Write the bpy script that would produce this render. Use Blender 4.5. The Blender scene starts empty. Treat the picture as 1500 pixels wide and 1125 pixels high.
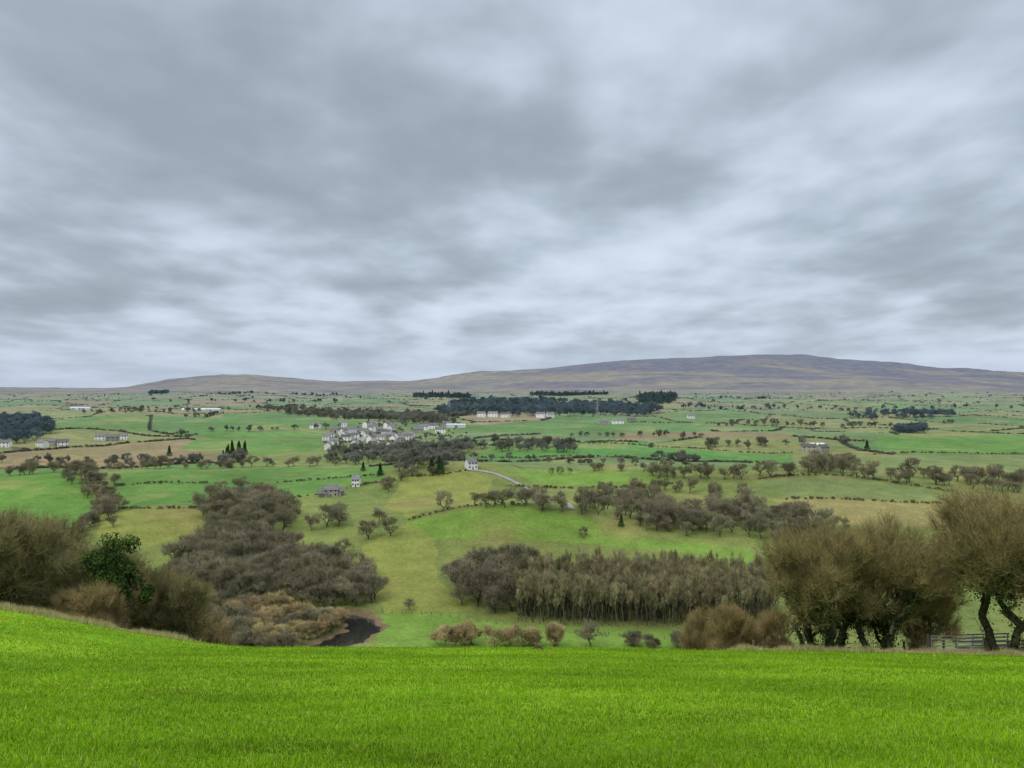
import bpy, math, random
import numpy as np
from mathutils import Vector
random.seed(4)
R = np.random.default_rng(7)
sc = bpy.context.scene
sc.view_settings.view_transform = 'Standard'
sc.view_settings.look = 'None'
sc.view_settings.exposure = 0
F = 1300.0

# ------------------------------------------------------------------ helpers
def lin(c):
    c = np.asarray(c, float) / 255.0
    return np.where(c <= 0.04045, c / 12.92, ((c + 0.055) / 1.055) ** 2.4)
KL = 0.85
def alb(r, g, b, k=KL):
    return tuple(np.clip(lin((r, g, b)) * k, 0, 1))
def ss(a, b, x):
    t = np.clip((x - a) / (b - a), 0, 1)
    return t * t * (3 - 2 * t)
def hsh(i, j, s):
    n = (i.astype(np.int64) * 374761393 + j.astype(np.int64) * 668265263 + s * 982451653) & 0xffffffff
    n = ((n ^ (n >> 13)) * 1274126177) & 0xffffffff
    n = n ^ (n >> 16)
    return (n & 0xffffff) / float(0xffffff)
def pn(x, y, s=0):
    xi = np.floor(x); yi = np.floor(y); xf = x - xi; yf = y - yi
    def g(a, b):
        an = hsh(xi + a, yi + b, s) * 6.2831853
        return np.cos(an) * (xf - a) + np.sin(an) * (yf - b)
    u = xf ** 3 * (xf * (xf * 6 - 15) + 10); v = yf ** 3 * (yf * (yf * 6 - 15) + 10)
    return ((g(0, 0) * (1 - u) + g(1, 0) * u) * (1 - v) + (g(0, 1) * (1 - u) + g(1, 1) * u) * v) * 1.5
def fbm(x, y, s=0, o=3):
    r = 0; a = 1
    for k in range(o):
        r = r + a * pn(x * 2 ** k, y * 2 ** k, s + k * 17); a *= 0.5
    return r

# ------------------------------------------------------------------ terrain height
tab = np.array([(1, 1.86), (10, 4.2), (30, 9.4), (60, 17.2), (80, 27), (120, 47), (180, 72), (240, 84), (285, 88), (345, 88),
    (400, 81), (500, 71), (600, 65), (700, 60), (850, 56), (1050, 54), (1400, 50), (2000, 42), (3000, 30), (4500, 10), (6000, 0), (20000, 0)], float)
lg = np.linspace(0, math.log(20000), 5000)
dr = np.interp(np.exp(lg), tab[:, 0], tab[:, 1])
kern = np.hanning(41); kern /= kern.sum()
drs = np.convolve(np.pad(dr, 20, mode='edge'), kern, 'valid')
rid = np.array([(-400, 564), (0, 568), (150, 569), (185, 567), (240, 558), (300, 551), (360, 549), (420, 554), (500, 560), (600, 558),
    (700, 547), (800, 540), (900, 530), (960, 526), (1030, 524), (1110, 520), (1180, 522), (1260, 530), (1350, 537), (1430, 542), (1500, 547), (1900, 562)], float)
RIDX = (rid[:, 0] - 750) / F * 9200; RIDZ = (575 - rid[:, 1]) / F * 9200
KN = [(5, 470, 82, 40, 12), (-50, 640, 70, 50, 11), (120, 660, 90, 50, 6), (-190, 470, 60, 60, 6), (230, 640, 120, 80, 6), (-330, 620, 120, 60, 4),
      (300, 1000, 260, 90, 9), (-300, 1300, 300, 120, 10), (60, 1500, 260, 130, 8), (500, 1700, 300, 160, 11), (-700, 1900, 400, 180, 12),
      (700, 2600, 700, 300, 16), (-900, 2900, 600, 300, 12), (-560, 1250, 130, 180, 14), (150, 3100, 500, 260, 9)]
def H0(x, y):
    x = np.asarray(x, float); y = np.asarray(y, float)
    z = np.where(y < 3, -(1.6 + .26 * y), -np.interp(np.log(np.maximum(y, 1)), lg, drs))
    z = z + ss(-16, -40, x) * 3.0 * (1 - ss(150, 300, y)) - 0.013 * np.clip(x, 0, 60) * (1 - ss(120, 250, y))
    z = z + ss(-30, -90, x) * 12 * ss(60, 110, y) * (1 - ss(180, 330, y))
    for (a, b, sx, sy, h) in KN:
        z = z + h * np.exp(-((x - a) / sx) ** 2 - ((y - b) / sy) ** 2)
    z = z + 0.10 * pn(x / 9, y / 9, 3) * ss(0, 10, y) * (1 - ss(100, 200, y))
    z = z + 3.4 * ss(350, 480, y) * fbm(x / 140, y / 140, 5, 2)
    z = z + 9 * ss(1100, 2400, y) * fbm(x / 600, y / 500, 9, 2)
    m = np.interp(x * 9200 / np.maximum(y, 5000), RIDX, RIDZ)
    mm = ss(4700, 9300, y)
    z = z + m * mm * (1 - 0.5 * ss(9300, 14000, y)) + fbm(x / 1500, y / 900, 21, 4) * 50 * mm * (1 - ss(8300, 9200, y)) * ss(30, 200, m)
    return z
YS = np.geomspace(250, 9200, 1500)
def sv(pts, ymin=250):
    """theodolite survey: bearing / depression -> ground point (x, y)"""
    out = []
    for (u, v) in pts:
        t = (u - 750) / F; r = (v - 575) / F
        Z = H0(t * YS, YS)
        ok = (Z >= -r * YS) & (YS >= ymin)
        i = int(np.argmax(ok)) if ok.any() else len(YS) - 1
        out.append((t * YS[i], YS[i]))
    return np.array(out)
riv = sv([(425, 968), (470, 948), (505, 936), (534, 922), (532, 909), (490, 902), (440, 899)])
def seg_dist(x, y, pl):
    d = np.full(np.shape(x), 1e9)
    for a, b in zip(pl[:-1], pl[1:]):
        ab = b - a; L = max(ab @ ab, 1e-6)
        t = np.clip(((x - a[0]) * ab[0] + (y - a[1]) * ab[1]) / L, 0, 1)
        d = np.minimum(d, np.hypot(x - a[0] - t * ab[0], y - a[1] - t * ab[1]))
    return d
def rdist(x, y):
    return seg_dist(x, y, riv) + 2.6 * pn(x / 7.0, y / 7.0, 202)
def H(x, y):
    x = np.asarray(x, float); y = np.asarray(y, float)
    z = H0(x, y)
    k = 1 - ss(4.4, 7.0, rdist(x, y))
    return z * (1 - k) + k * np.minimum(z - 2.6, -90.2)

def inpoly(x, y, P):
    c = np.zeros(x.shape, bool)
    n = len(P)
    for i in range(n):
        x1, y1 = P[i]; x2, y2 = P[(i + 1) % n]
        if y1 == y2: continue
        k = ((y1 > y) != (y2 > y)) & (x < (x2 - x1) * (y - y1) / (y2 - y1) + x1)
        c ^= k
    return c

# ------------------------------------------------------------------ materials
def nmat(name):
    m = bpy.data.materials.new(name); m.use_nodes = True
    nt = m.node_tree; b = nt.nodes['Principled BSDF']
    b.inputs['Roughness'].default_value = 0.95
    b.inputs['Specular IOR Level'].default_value = 0.12
    return m, nt, b
def mat(name, c1, c2=None, scale=0.5, rnd=0.25, rough=0.95, bump=0):
    m, nt, b = nmat(name); b.inputs['Roughness'].default_value = rough
    c2 = c2 or tuple(x * 0.6 for x in c1)
    g = nt.nodes.new('ShaderNodeNewGeometry'); n = nt.nodes.new('ShaderNodeTexNoise')
    n.inputs['Scale'].default_value = scale; n.inputs['Detail'].default_value = 2
    nt.links.new(g.outputs['Position'], n.inputs['Vector'])
    r = nt.nodes.new('ShaderNodeMapRange'); r.inputs[1].default_value = .35; r.inputs[2].default_value = .65
    nt.links.new(n.outputs['Fac'], r.inputs[0])
    mx = nt.nodes.new('ShaderNodeMix'); mx.data_type = 'RGBA'
    mx.inputs[6].default_value = (*c2, 1); mx.inputs[7].default_value = (*c1, 1)
    nt.links.new(r.outputs[0], mx.inputs[0])
    oi = nt.nodes.new('ShaderNodeObjectInfo')
    hs = nt.nodes.new('ShaderNodeHueSaturation')
    mr = nt.nodes.new('ShaderNodeMapRange'); mr.inputs[3].default_value = 1 - rnd; mr.inputs[4].default_value = 1 + rnd
    nt.links.new(oi.outputs['Random'], mr.inputs[0]); nt.links.new(mr.outputs[0], hs.inputs['Value'])
    ml = nt.nodes.new('ShaderNodeMath'); ml.operation = 'MULTIPLY'; ml.inputs[1].default_value = 7.31
    fr = nt.nodes.new('ShaderNodeMath'); fr.operation = 'FRACT'
    nt.links.new(oi.outputs['Random'], ml.inputs[0]); nt.links.new(ml.outputs[0], fr.inputs[0])
    mh = nt.nodes.new('ShaderNodeMapRange'); mh.inputs[3].default_value = .5 - rnd * .06; mh.inputs[4].default_value = .5 + rnd * .12
    nt.links.new(fr.outputs[0], mh.inputs[0]); nt.links.new(mh.outputs[0], hs.inputs['Hue'])
    nt.links.new(mx.outputs[2], hs.inputs['Color']); nt.links.new(hs.outputs[0], b.inputs['Base Color'])
    if bump:
        bp = nt.nodes.new('ShaderNodeBump'); bp.inputs['Strength'].default_value = bump
        nt.links.new(n.outputs['Fac'], bp.inputs['Height']); nt.links.new(bp.outputs[0], b.inputs['Normal'])
    return m
def matcol(name, amp=0.2, fine=True):
    m, nt, b = nmat(name)
    a = nt.nodes.new('ShaderNodeAttribute'); a.attribute_name = 'col'
    g = nt.nodes.new('ShaderNodeNewGeometry')
    last = a.outputs['Color']
    for sca, lo, hi in ([(0.012, .84, 1.14), (0.09, .84, 1.14), (0.6, .84, 1.16), (5, .8, 1.2), (28, .62, 1.35)] if fine else []):
        n = nt.nodes.new('ShaderNodeTexNoise'); n.inputs['Scale'].default_value = sca; n.inputs['Detail'].default_value = 2
        nt.links.new(g.outputs['Position'], n.inputs['Vector'])
        r = nt.nodes.new('ShaderNodeMapRange'); r.inputs[1].default_value = .3; r.inputs[2].default_value = .7
        r.inputs[3].default_value = lo; r.inputs[4].default_value = hi
        nt.links.new(n.outputs['Fac'], r.inputs[0])
        v = nt.nodes.new('ShaderNodeVectorMath'); v.operation = 'SCALE'
        nt.links.new(last, v.inputs[0]); nt.links.new(r.outputs[0], v.inputs['Scale'])
        last = v.outputs[0]
        if sca == 28:
            bp = nt.nodes.new('ShaderNodeBump'); bp.inputs['Strength'].default_value = .6; bp.inputs['Distance'].default_value = .05
            nt.links.new(n.outputs['Fac'], bp.inputs['Height']); nt.links.new(bp.outputs[0], b.inputs['Normal'])
    nt.links.new(last, b.inputs['Base Color'])
    return m

def np_mesh(name, V, faces, mi=None, mats=(), col=None, smooth=False):
    """faces: list of (F,k) int arrays ; mi : list of material indices per array"""
    me = bpy.data.meshes.new(name)
    V = np.asarray(V, np.float32)
    me.vertices.add(len(V)); me.vertices.foreach_set('co', V.ravel())
    loops = np.concatenate([f.ravel() for f in faces]).astype(np.int32)
    sizes = np.concatenate([np.full(len(f), f.shape[1]) for f in faces]).astype(np.int32)
    st = np.concatenate([[0], np.cumsum(sizes)[:-1]]).astype(np.int32)
    me.loops.add(len(loops)); me.loops.foreach_set('vertex_index', loops)
    me.polygons.add(len(sizes)); me.polygons.foreach_set('loop_start', st); me.polygons.foreach_set('loop_total', sizes)
    for m in mats: me.materials.append(m)
    if mi is not None:
        me.polygons.foreach_set('material_index', np.concatenate([np.full(len(f), k) for f, k in zip(faces, mi)]).astype(np.int32))
    me.polygons.foreach_set('use_smooth', np.full(len(sizes), smooth))
    if col is not None:
        at = me.color_attributes.new('col', 'FLOAT_COLOR', 'POINT')
        c = np.ones((len(V), 4), np.float32); c[:, :3] = col
        at.data.foreach_set('color', c.ravel())
    me.update(calc_edges=True)
    return me
def obj(name, me, loc=(0, 0, 0), rz=0, s=1, parent=None):
    o = bpy.data.objects.new(name, me); sc.collection.objects.link(o)
    o.location = loc; o.rotation_euler = (0, 0, rz)
    o.scale = (s, s, s) if not hasattr(s, '__len__') else s
    if parent: o.parent = parent
    return o

# ------------------------------------------------------------------ fields
CG = dict(b=(98, 148, 52), m=(94, 142, 58), y=(142, 154, 70), k=(116, 156, 54), o=(152, 148, 90), s=(84, 148, 58), d=(124, 144, 82), r=(146, 130, 96))
fields = [
 ([(-80, 700), (108, 693), (125, 720), (150, 745), (120, 778), (60, 785), (-80, 785)], 'b'),
 ([(168, 692), (420, 685), (540, 684), (572, 700), (480, 712), (455, 724), (300, 744), (175, 745), (160, 720)], 'm'),
 ([(150, 752), (300, 748), (298, 775), (220, 800), (140, 790)], 'y'),
 ([(530, 800), (600, 765), (640, 790), (640, 850), (700, 898), (560, 900), (545, 850)], 'y'),
 ([(590, 700), (690, 690), (722, 702), (700, 738), (600, 760), (560, 742)], 'y'),
 ([(590, 765), (680, 745), (760, 742), (850, 760), (950, 790), (1100, 800), (1110, 835), (1000, 810), (900, 800), (640, 790)], 'k'),
 ([(556, 898), (640, 898), (760, 915), (1020, 925), (1040, 958), (552, 958)], 'k'),
 ([(740, 689), (900, 686), (1000, 706), (800, 712)], 'k'),
 ([(1110, 705), (1250, 700), (1390, 722), (1400, 735), (1160, 730)], 'd'),
 ([(1130, 732), (1400, 737), (1400, 775), (1200, 768)], 'o'),
 ([(680, 656), (900, 651), (1160, 665), (1160, 680), (1000, 673), (700, 668)], 's'),
 ([(1280, 640), (1500, 637), (1560, 650), (1560, 662), (1290, 664)], 'b'),
 ([(1285, 667), (1560, 665), (1560, 692), (1300, 692)], 'd'),
 ([(560, 625), (780, 616), (1000, 624), (1000, 634), (700, 632)], 'm'),
 ([(920, 634), (1160, 636), (1160, 643), (900, 646)], 'r'),
 ([(330, 606), (430, 604), (545, 620), (480, 628), (250, 640)], 'm'),
 ([(260, 657), (300, 634), (480, 632), (470, 656), (380, 668)], 'b'),
]
FW = [(sv(P), c) for P, c in fields]
def voro(x, y, sx, sy, seed):
    a = (x * 0.94 + y * 0.34) / sx; b = (-x * 0.34 + y * 0.94) / sy
    i0 = np.floor(a); j0 = np.floor(b)
    d1 = np.full(x.shape, 1e9); d2 = d1.copy(); idv = np.zeros(x.shape)
    for di in (-1, 0, 1):
        for dj in (-1, 0, 1):
            i = i0 + di; j = j0 + dj
            px = i + .15 + .7 * hsh(i, j, seed); py = j + .15 + .7 * hsh(i, j, seed + 1)
            d = np.maximum(np.abs(a - px), np.abs(b - py)) * .7 + .3 * np.hypot(a - px, b - py)
            nid = hsh(i, j, seed + 2)
            c = d < d1
            d2 = np.where(c, d1, np.minimum(d2, d)); idv = np.where(c, nid, idv); d1 = np.where(c, d, d1)
    return idv, (d2 - d1) * sx
pal = np.array([alb(102, 142, 68), alb(124, 148, 76), alb(140, 150, 86), alb(94, 138, 66), alb(150, 148, 94), alb(112, 142, 82), alb(152, 138, 100), alb(102, 146, 70), alb(132, 146, 80), alb(130, 128, 90)])

tcols = np.concatenate([np.linspace(-1.3, -.66, 60, endpoint=False), np.linspace(-.66, .66, 1080), np.linspace(.66, 1.3, 61)[1:]])
yrows = np.concatenate([np.linspace(-25, 6, 16, endpoint=False), 6 * np.exp(np.arange(0, math.log(270 / 6), .02)), 270 * np.exp(np.arange(0.005, math.log(1500 / 270), .0044)), 1500 * np.exp(np.arange(.003, math.log(14000 / 1500), .0085))])
TT, YY = np.meshgrid(tcols, yrows)
XX = TT * (YY + np.where(YY < 60, (60 - YY) * .5, 0))
x = XX.ravel(); y = YY.ravel()
z = H(x, y)
C = np.tile(np.array(alb(122, 140, 70)), (len(x), 1))
idv, dd = voro(x, y, 190, 250, 11)
w = y > 640
C[w] = pal[(idv[w] * 9.999).astype(int)]
hed = (dd < 2.4 + y * 0.0017) & w & (y < 5200)
for Pw, c in FW:
    mn = Pw.min(0); mx_ = Pw.max(0)
    k = np.where((x > mn[0]) & (x < mx_[0]) & (y > mn[1]) & (y < mx_[1]))[0]
    wob = 2.0
    ins = inpoly(x[k] + wob * pn(x[k] / 15, y[k] / 15, 4), y[k] + wob * pn(x[k] / 15, y[k] / 15, 8), Pw)
    C[k[ins]] = alb(*CG[c]); hed[k[ins]] = False
# pale/brown rough patches in valley
rp = fbm(x / 70, y / 70, 31, 3)
k = (y > 330) & (y < 5000)
mixf = (ss(.05, .75, rp) * .6 * k)[:, None]
C = C * (1 - mixf) + np.array(alb(152, 148, 88)) * mixf
dk = (ss(.1, .8, -rp) * .3 * k)[:, None]
C = C * (1 - dk) + np.array(alb(84, 124, 54)) * dk
C[hed] = C[hed] * .25 + np.array(alb(86, 90, 66)) * .75
# near bank
k = (y > 66) & (y <= 300)
C[k] = alb(118, 124, 68)
k6 = inpoly(x, y, FW[6][0]) ; C[k6] = alb(*CG['k'])
# muted winter sward: less saturated and darker than the near field
far_ = (y > 66)[:, None]
lum = (C @ np.array([.25, .65, .1]))[:, None]
C = np.where(far_, (C * .9 + lum * .1) * .84 * np.array([1.07, .98, .9]), C)
k = y <= 66
fg = ss(-.5, .6, fbm(x / 14, y / 9, 41, 3))[:, None]
C[k] = (np.array(alb(112, 154, 14)) * (1 - fg) + np.array(alb(140, 178, 30)) * fg)[k]
# river banks
rd = rdist(x, y)
k = (rd < 8.2) & (rd > 3.2); C[k] = alb(122, 104, 80)
k = rd <= 4.2; C[k] = alb(60, 55, 42)
# uplands and moor
up = ss(4300, 5300, y + 500 * fbm(x / 700, y / 700, 51, 2))[:, None]
mo = fbm(x / 900, y / 420, 61, 4); mo2 = fbm(x / 320, y / 160, 71, 3)
mr = ss(-.3, .3, mo)[:, None]; m2 = ss(0, .45, mo2)[:, None]
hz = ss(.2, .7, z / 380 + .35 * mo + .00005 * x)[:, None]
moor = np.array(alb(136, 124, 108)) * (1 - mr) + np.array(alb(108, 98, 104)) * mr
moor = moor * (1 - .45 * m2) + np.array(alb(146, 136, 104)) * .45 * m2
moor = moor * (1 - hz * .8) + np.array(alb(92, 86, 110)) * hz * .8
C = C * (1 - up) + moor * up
haze = (.56 * (1 - np.exp(-np.maximum(y - 500, 0) / 3000)) * (1 - .35 * up[:, 0]))[:, None]  # aerial haze painted into the ground colours, growing with distance
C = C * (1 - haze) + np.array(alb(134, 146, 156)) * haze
nr, ncn = TT.shape
ii = np.arange(nr * ncn).reshape(nr, ncn)
Q = np.stack([ii[:-1, :-1], ii[:-1, 1:], ii[1:, 1:], ii[1:, :-1]], -1).reshape(-1, 4)
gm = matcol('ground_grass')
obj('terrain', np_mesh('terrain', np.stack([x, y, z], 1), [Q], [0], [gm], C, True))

# ------------------------------------------------------------------ grass blades on the near field
n = 300000
by = np.exp(R.uniform(math.log(7.5), math.log(63), n)); bx = R.uniform(-.64, .64, n) * by * 1.02
bz = H(bx, by) - .005
tuft = fbm(bx / 1.1, by / 1.1, 55, 2)
hh = R.uniform(.03, .075, n) * (1 + by / 60) * (1 + .5 * np.clip(tuft, -.6, 1)); ww = .0035 * (by / 7.5) ** .8 + .002
an = R.uniform(0, 6.283, n); ca, sa = np.cos(an), np.sin(an)
le = R.uniform(0, .8, n) * hh; la = R.uniform(0, 6.283, n)
p0 = np.stack([bx - ca * ww, by - sa * ww, bz], 1); p1 = np.stack([bx + ca * ww, by + sa * ww, bz], 1)
p2 = np.stack([bx + np.cos(la) * le, by + np.sin(la) * le, bz + hh], 1)
patch = 1 + .34 * fbm(bx / 5, by / 3, 77, 3)[:, None] + .12 * tuft[:, None]
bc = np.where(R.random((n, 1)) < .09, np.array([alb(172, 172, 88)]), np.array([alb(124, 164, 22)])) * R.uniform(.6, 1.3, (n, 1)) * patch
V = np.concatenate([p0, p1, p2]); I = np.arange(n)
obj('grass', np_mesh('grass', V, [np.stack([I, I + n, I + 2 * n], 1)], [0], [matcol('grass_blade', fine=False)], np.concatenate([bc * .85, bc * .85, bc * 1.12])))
# dry grass fringe along the field edge
def fringe(name, pl, n, wd, hgt):
    pl = np.array(pl, float); L = np.hypot(*(pl[1:] - pl[:-1]).T); cs = np.concatenate([[0], np.cumsum(L)])
    s = R.uniform(0, cs[-1], n); fx = np.interp(s, cs, pl[:, 0]) + R.normal(0, wd, n); fy = np.interp(s, cs, pl[:, 1]) + R.normal(0, wd, n)
    fz = H(fx, fy); h = R.uniform(.4, 1, n) * hgt * (0.5 + ss(-.5, .5, pn(fx / 1.5, fy / 1.5, 9)))
    an = R.uniform(0, 6.283, n); la = R.uniform(0, 6.283, n); ww = .012
    p0 = np.stack([fx - np.cos(an) * ww, fy - np.sin(an) * ww, fz], 1); p1 = np.stack([fx + np.cos(an) * ww, fy + np.sin(an) * ww, fz], 1)
    p2 = np.stack([fx + np.cos(la) * h * .4, fy + np.sin(la) * h * .4, fz + h], 1); I = np.arange(n)
    c = np.array(alb(204, 194, 140)) * R.uniform(.6, 1.15, (n, 1))
    obj(name, np_mesh(name, np.concatenate([p0, p1, p2]), [np.stack([I, I + n, I + 2 * n], 1)], [0], [matcol('dry_grass', fine=False)], np.concatenate([c, c, c])))
fringe('dry_grass_verge', [(15, 61), (22, 59.6), (28, 58.0), (33, 56.5), (38, 55.5)], 34000, .55, .42)
fringe('dry_grass_verge', [(-38, 58.5), (-32, 59.5), (-27, 60.5), (-22, 61.5)], 18000, .5, .45)

# ------------------------------------------------------------------ tree generator
def tubes(p0, p1, r0, r1, S, rng):
    d = p1 - p0; L = np.linalg.norm(d, axis=1, keepdims=True) + 1e-6; d = d / L
    up = np.where(np.abs(d[:, 2:3]) > .9, np.array([[1., 0, 0]]), np.array([[0, 0, 1.]]))
    a = np.cross(d, up); a /= np.linalg.norm(a, axis=1, keepdims=True) + 1e-9; b = np.cross(d, a)
    mid = (p0 + p1) / 2 + rng.normal(0, .06, p0.shape) * L
    rings = []
    for P, r in ((p0, r0), (mid, (r0 + r1) / 2), (p1, r1)):
        for k in range(S):
            th = 2 * math.pi * k / S
            rings.append(P + (a * math.cos(th) + b * math.sin(th)) * r[:, None])
    n = len(p0); V = np.stack(rings, 1).reshape(-1, 3)
    base = np.arange(n)[:, None] * (3 * S); Fs = []
    for g in (0, 1):
        for k in range(S):
            k2 = (k + 1) % S
            Fs.append(np.concatenate([base + g * S + k, base + g * S + k2, base + (g + 1) * S + k2, base + (g + 1) * S + k], 1))
    return V, np.concatenate(Fs)
def ribbons(P, D, L, W, rng, droop=0.0):
    n = len(P)
    s = np.cross(D, rng.normal(0, 1, (n, 3))); s /= np.linalg.norm(s, axis=1, keepdims=True) + 1e-9
    M = P + D * L[:, None] * .5 + rng.normal(0, .06, (n, 3)) * L[:, None]
    T = P + D * L[:, None]; T[:, 2] += droop * L
    W = W[:, None]
    V = np.concatenate([P - s * W, P + s * W, M - s * W * .7, M + s * W * .7, T])
    I = np.arange(n)
    Fc = np.concatenate([np.stack([I, I + n, I + 3 * n], 1), np.stack([I, I + 3 * n, I + 2 * n], 1), np.stack([I + 2 * n, I + 3 * n, I + 4 * n], 1)])
    return V, Fc, M, T
def leaves(P, size, rng, asp=.6):
    n = len(P); a = rng.normal(0, 1, (n, 3)); a /= np.linalg.norm(a, axis=1, keepdims=True)
    b = np.cross(a, rng.normal(0, 1, (n, 3))); b /= np.linalg.norm(b, axis=1, keepdims=True)
    sz = (size * rng.uniform(.6, 1.3, n))[:, None]
    V = np.concatenate([P - a * sz, P + b * sz * asp, P + a * sz, P - b * sz * asp]); I = np.arange(n)
    return V, np.stack([I, I + n, I + 2 * n, I + 3 * n], 1)
def tree(name, seed, Ht, Wd, base, nn, nt_, tl, tw, tr, mats, stems=1, bf=.25, nl=10, ivy=0, ivh=.6, up=.35, ivs=.09, sub=2, spread=.6, skirt=.25, outw=.7):
    g = np.random.default_rng(seed)
    cz = (Ht + base) / 2; sa = np.array([Wd / 2, Wd / 2, (Ht - base) / 2])
    lc = g.normal(0, 1, (nl, 3)); lc /= np.linalg.norm(lc, axis=1, keepdims=True); lc *= g.uniform(.3, .72, (nl, 1))
    lr = g.uniform(.26, .48, nl)
    k = g.integers(0, nl, nn); q = g.normal(0, 1, (nn, 3)); q /= np.linalg.norm(q, axis=1, keepdims=True)
    P = (lc[k] + q * (lr[k] * g.random(nn) ** .45)[:, None]) * sa + np.array([0, 0, cz])
    low = np.clip((cz - P[:, 2]) / sa[2], 0, 1)[:, None]; P[:, :2] *= 1 - skirt * low
    P[:, 2] = np.maximum(P[:, 2], base * .7 + g.uniform(0, .5, nn))
    nodes = []; par = []
    for s in range(stems):
        a = g.uniform(0, 6.28) + s * 6.28 / stems; r0 = 0 if stems == 1 else g.uniform(.15, .5) * Wd * .12
        px, py = math.cos(a) * r0, math.sin(a) * r0; ld = spread * base * (0.12 if stems == 1 else .45)
        m = 5
        for i in range(m):
            f = i / (m - 1)
            nodes.append((px + math.cos(a) * ld * f + g.normal(0, .04) * base * f, py + math.sin(a) * ld * f + g.normal(0, .04) * base * f, -.4 + f * (base * .95 + .4)))
            par.append(len(nodes) - 2 if i else -1)
    n0 = len(nodes)
    o = np.argsort(np.linalg.norm(P - np.array([0, 0, base]), axis=1)); P = P[o]
    A = np.zeros((n0 + nn, 3)); A[:n0] = nodes; A[n0:] = P
    pa = np.full(n0 + nn, -1); pa[:n0] = par; pl = np.zeros(n0 + nn)
    top = [i for i in range(n0) if (i % 5) >= 3]
    okm = np.zeros(n0 + nn, bool); okm[top] = True
    for i in top: pl[i] = A[i, 2]
    for i in range(n0, n0 + nn):
        idx = np.where(okm[:i])[0]
        d = np.linalg.norm(A[idx] - A[i], axis=1)
        j = idx[np.argmin(d + bf * pl[idx])]
        pa[i] = j; pl[i] = pl[j] + np.linalg.norm(A[i] - A[j]); okm[i] = True
    cnt = np.ones(n0 + nn)
    for i in range(n0 + nn - 1, -1, -1):
        if pa[i] >= 0: cnt[pa[i]] += cnt[i]
    rad = np.maximum(tr * (cnt / cnt[:n0].max()) ** .5, tw * .8)
    for i in range(n0):
        if i % 5 == 0: rad[i] *= 1.4
    e = np.where(pa >= 0)[0]; Vs = []; Fq = []; Ft = []; off = 0
    r1 = rad[e]; r0_ = np.minimum(rad[pa[e]], r1 * 1.5)
    big = r1 > tr * .16
    for sel, S in ((big, 6), (~big, 3)):
        if sel.any():
            V, f = tubes(A[pa[e[sel]]], A[e[sel]], r0_[sel], r1[sel], S, g); Vs.append(V); Fq.append(f + off); off += len(V)
    tips = e[cnt[e] <= 7]
    c = g.choice(tips, nt_); f = g.random((nt_, 1)); P0 = A[c] * f + A[pa[c]] * (1 - f)
    out = P0 - np.array([0, 0, base + .25 * (Ht - base)]); out /= np.linalg.norm(out, axis=1, keepdims=True) + 1e-6
    D = out * outw + g.normal(0, .5, (nt_, 3)) + np.array([0, 0, up]); D /= np.linalg.norm(D, axis=1, keepdims=True)
    V, f3, M, T = ribbons(P0, D, tl * g.uniform(.5, 1.35, nt_), tw * g.uniform(.6, 1.2, nt_), g, .1)
    Vs.append(V); Ft.append(f3 + off); off += len(V)
    for q_ in range(sub):
        D2 = D + g.normal(0, .5, (nt_, 3)); D2 /= np.linalg.norm(D2, axis=1, keepdims=True)
        src = M if q_ % 2 == 0 else (M + T) / 2
        V, f3, _, _ = ribbons(src, D2, tl * g.uniform(.3, .7, nt_), tw * g.uniform(.4, .8, nt_), g, .1)
        Vs.append(V); Ft.append(f3 + off); off += len(V)
    fs = [np.concatenate(Fq), np.concatenate(Ft)]; mi = [0, 1]
    if ivy:
        st = e[(cnt[e] > 12) & (A[e, 2] < Ht * ivh)]
        if len(st):
            c = g.choice(st, ivy); f = g.random((ivy, 1)); P0 = A[c] * f + A[pa[c]] * (1 - f) + g.normal(0, 1, (ivy, 3)) * (.12 + .03 * Ht * g.random((ivy, 1)))
            V, f4 = leaves(P0, ivs, g); Vs.append(V); fs.append(f4 + off); mi.append(2); off += len(V)
    return np_mesh(name, np.concatenate(Vs), fs, mi, mats)
def leafy(name, seed, Ht, Wd, base, n, size, mats, conifer=False):
    g = np.random.default_rng(seed)
    if conifer:
        h = g.random(n) ** .8; tier = .75 + .25 * np.abs(np.sin(h * 26))
        r = (1 - h) ** .8 * Wd / 2 * tier * g.random(n) ** .35 * (1 + .2 * np.sin(h * 9)); a = g.uniform(0, 6.283, n)
        P = np.stack([r * np.cos(a), r * np.sin(a), base + h * (Ht - base) - r * .15], 1)
    else:
        nl = 26; lc = g.normal(0, 1, (nl, 3)); lc /= np.linalg.norm(lc, axis=1, keepdims=True); lc *= g.uniform(.3, .8, (nl, 1)); lr = g.uniform(.14, .32, nl)
        k = g.integers(0, nl, n); q = g.normal(0, 1, (n, 3)); q /= np.linalg.norm(q, axis=1, keepdims=True)
        P = (lc[k] + q * (lr[k] * g.random(n) ** .4)[:, None]) * np.array([Wd / 2, Wd / 2, (Ht - base) / 2]) + np.array([0, 0, (Ht + base) / 2])
    V, f = leaves(P, size, g)
    nb = 40
    B0 = np.zeros((nb, 3)); B0[0, 2] = -.3; B1 = np.array([[0, 0, Ht * .93]] + [list(P[i]) for i in g.integers(0, n, nb - 1)])
    B0[1:, 2] = B1[1:, 2] * .75
    V2, f2 = tubes(B0, B1, np.full(nb, .05 * Ht * .3) * np.concatenate([[1], np.full(nb - 1, .3)]), np.full(nb, .01 * Ht * .3), 4, g)
    return np_mesh(name, np.concatenate([V, V2]), [f, f2 + len(V)], [1, 0], mats)

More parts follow.
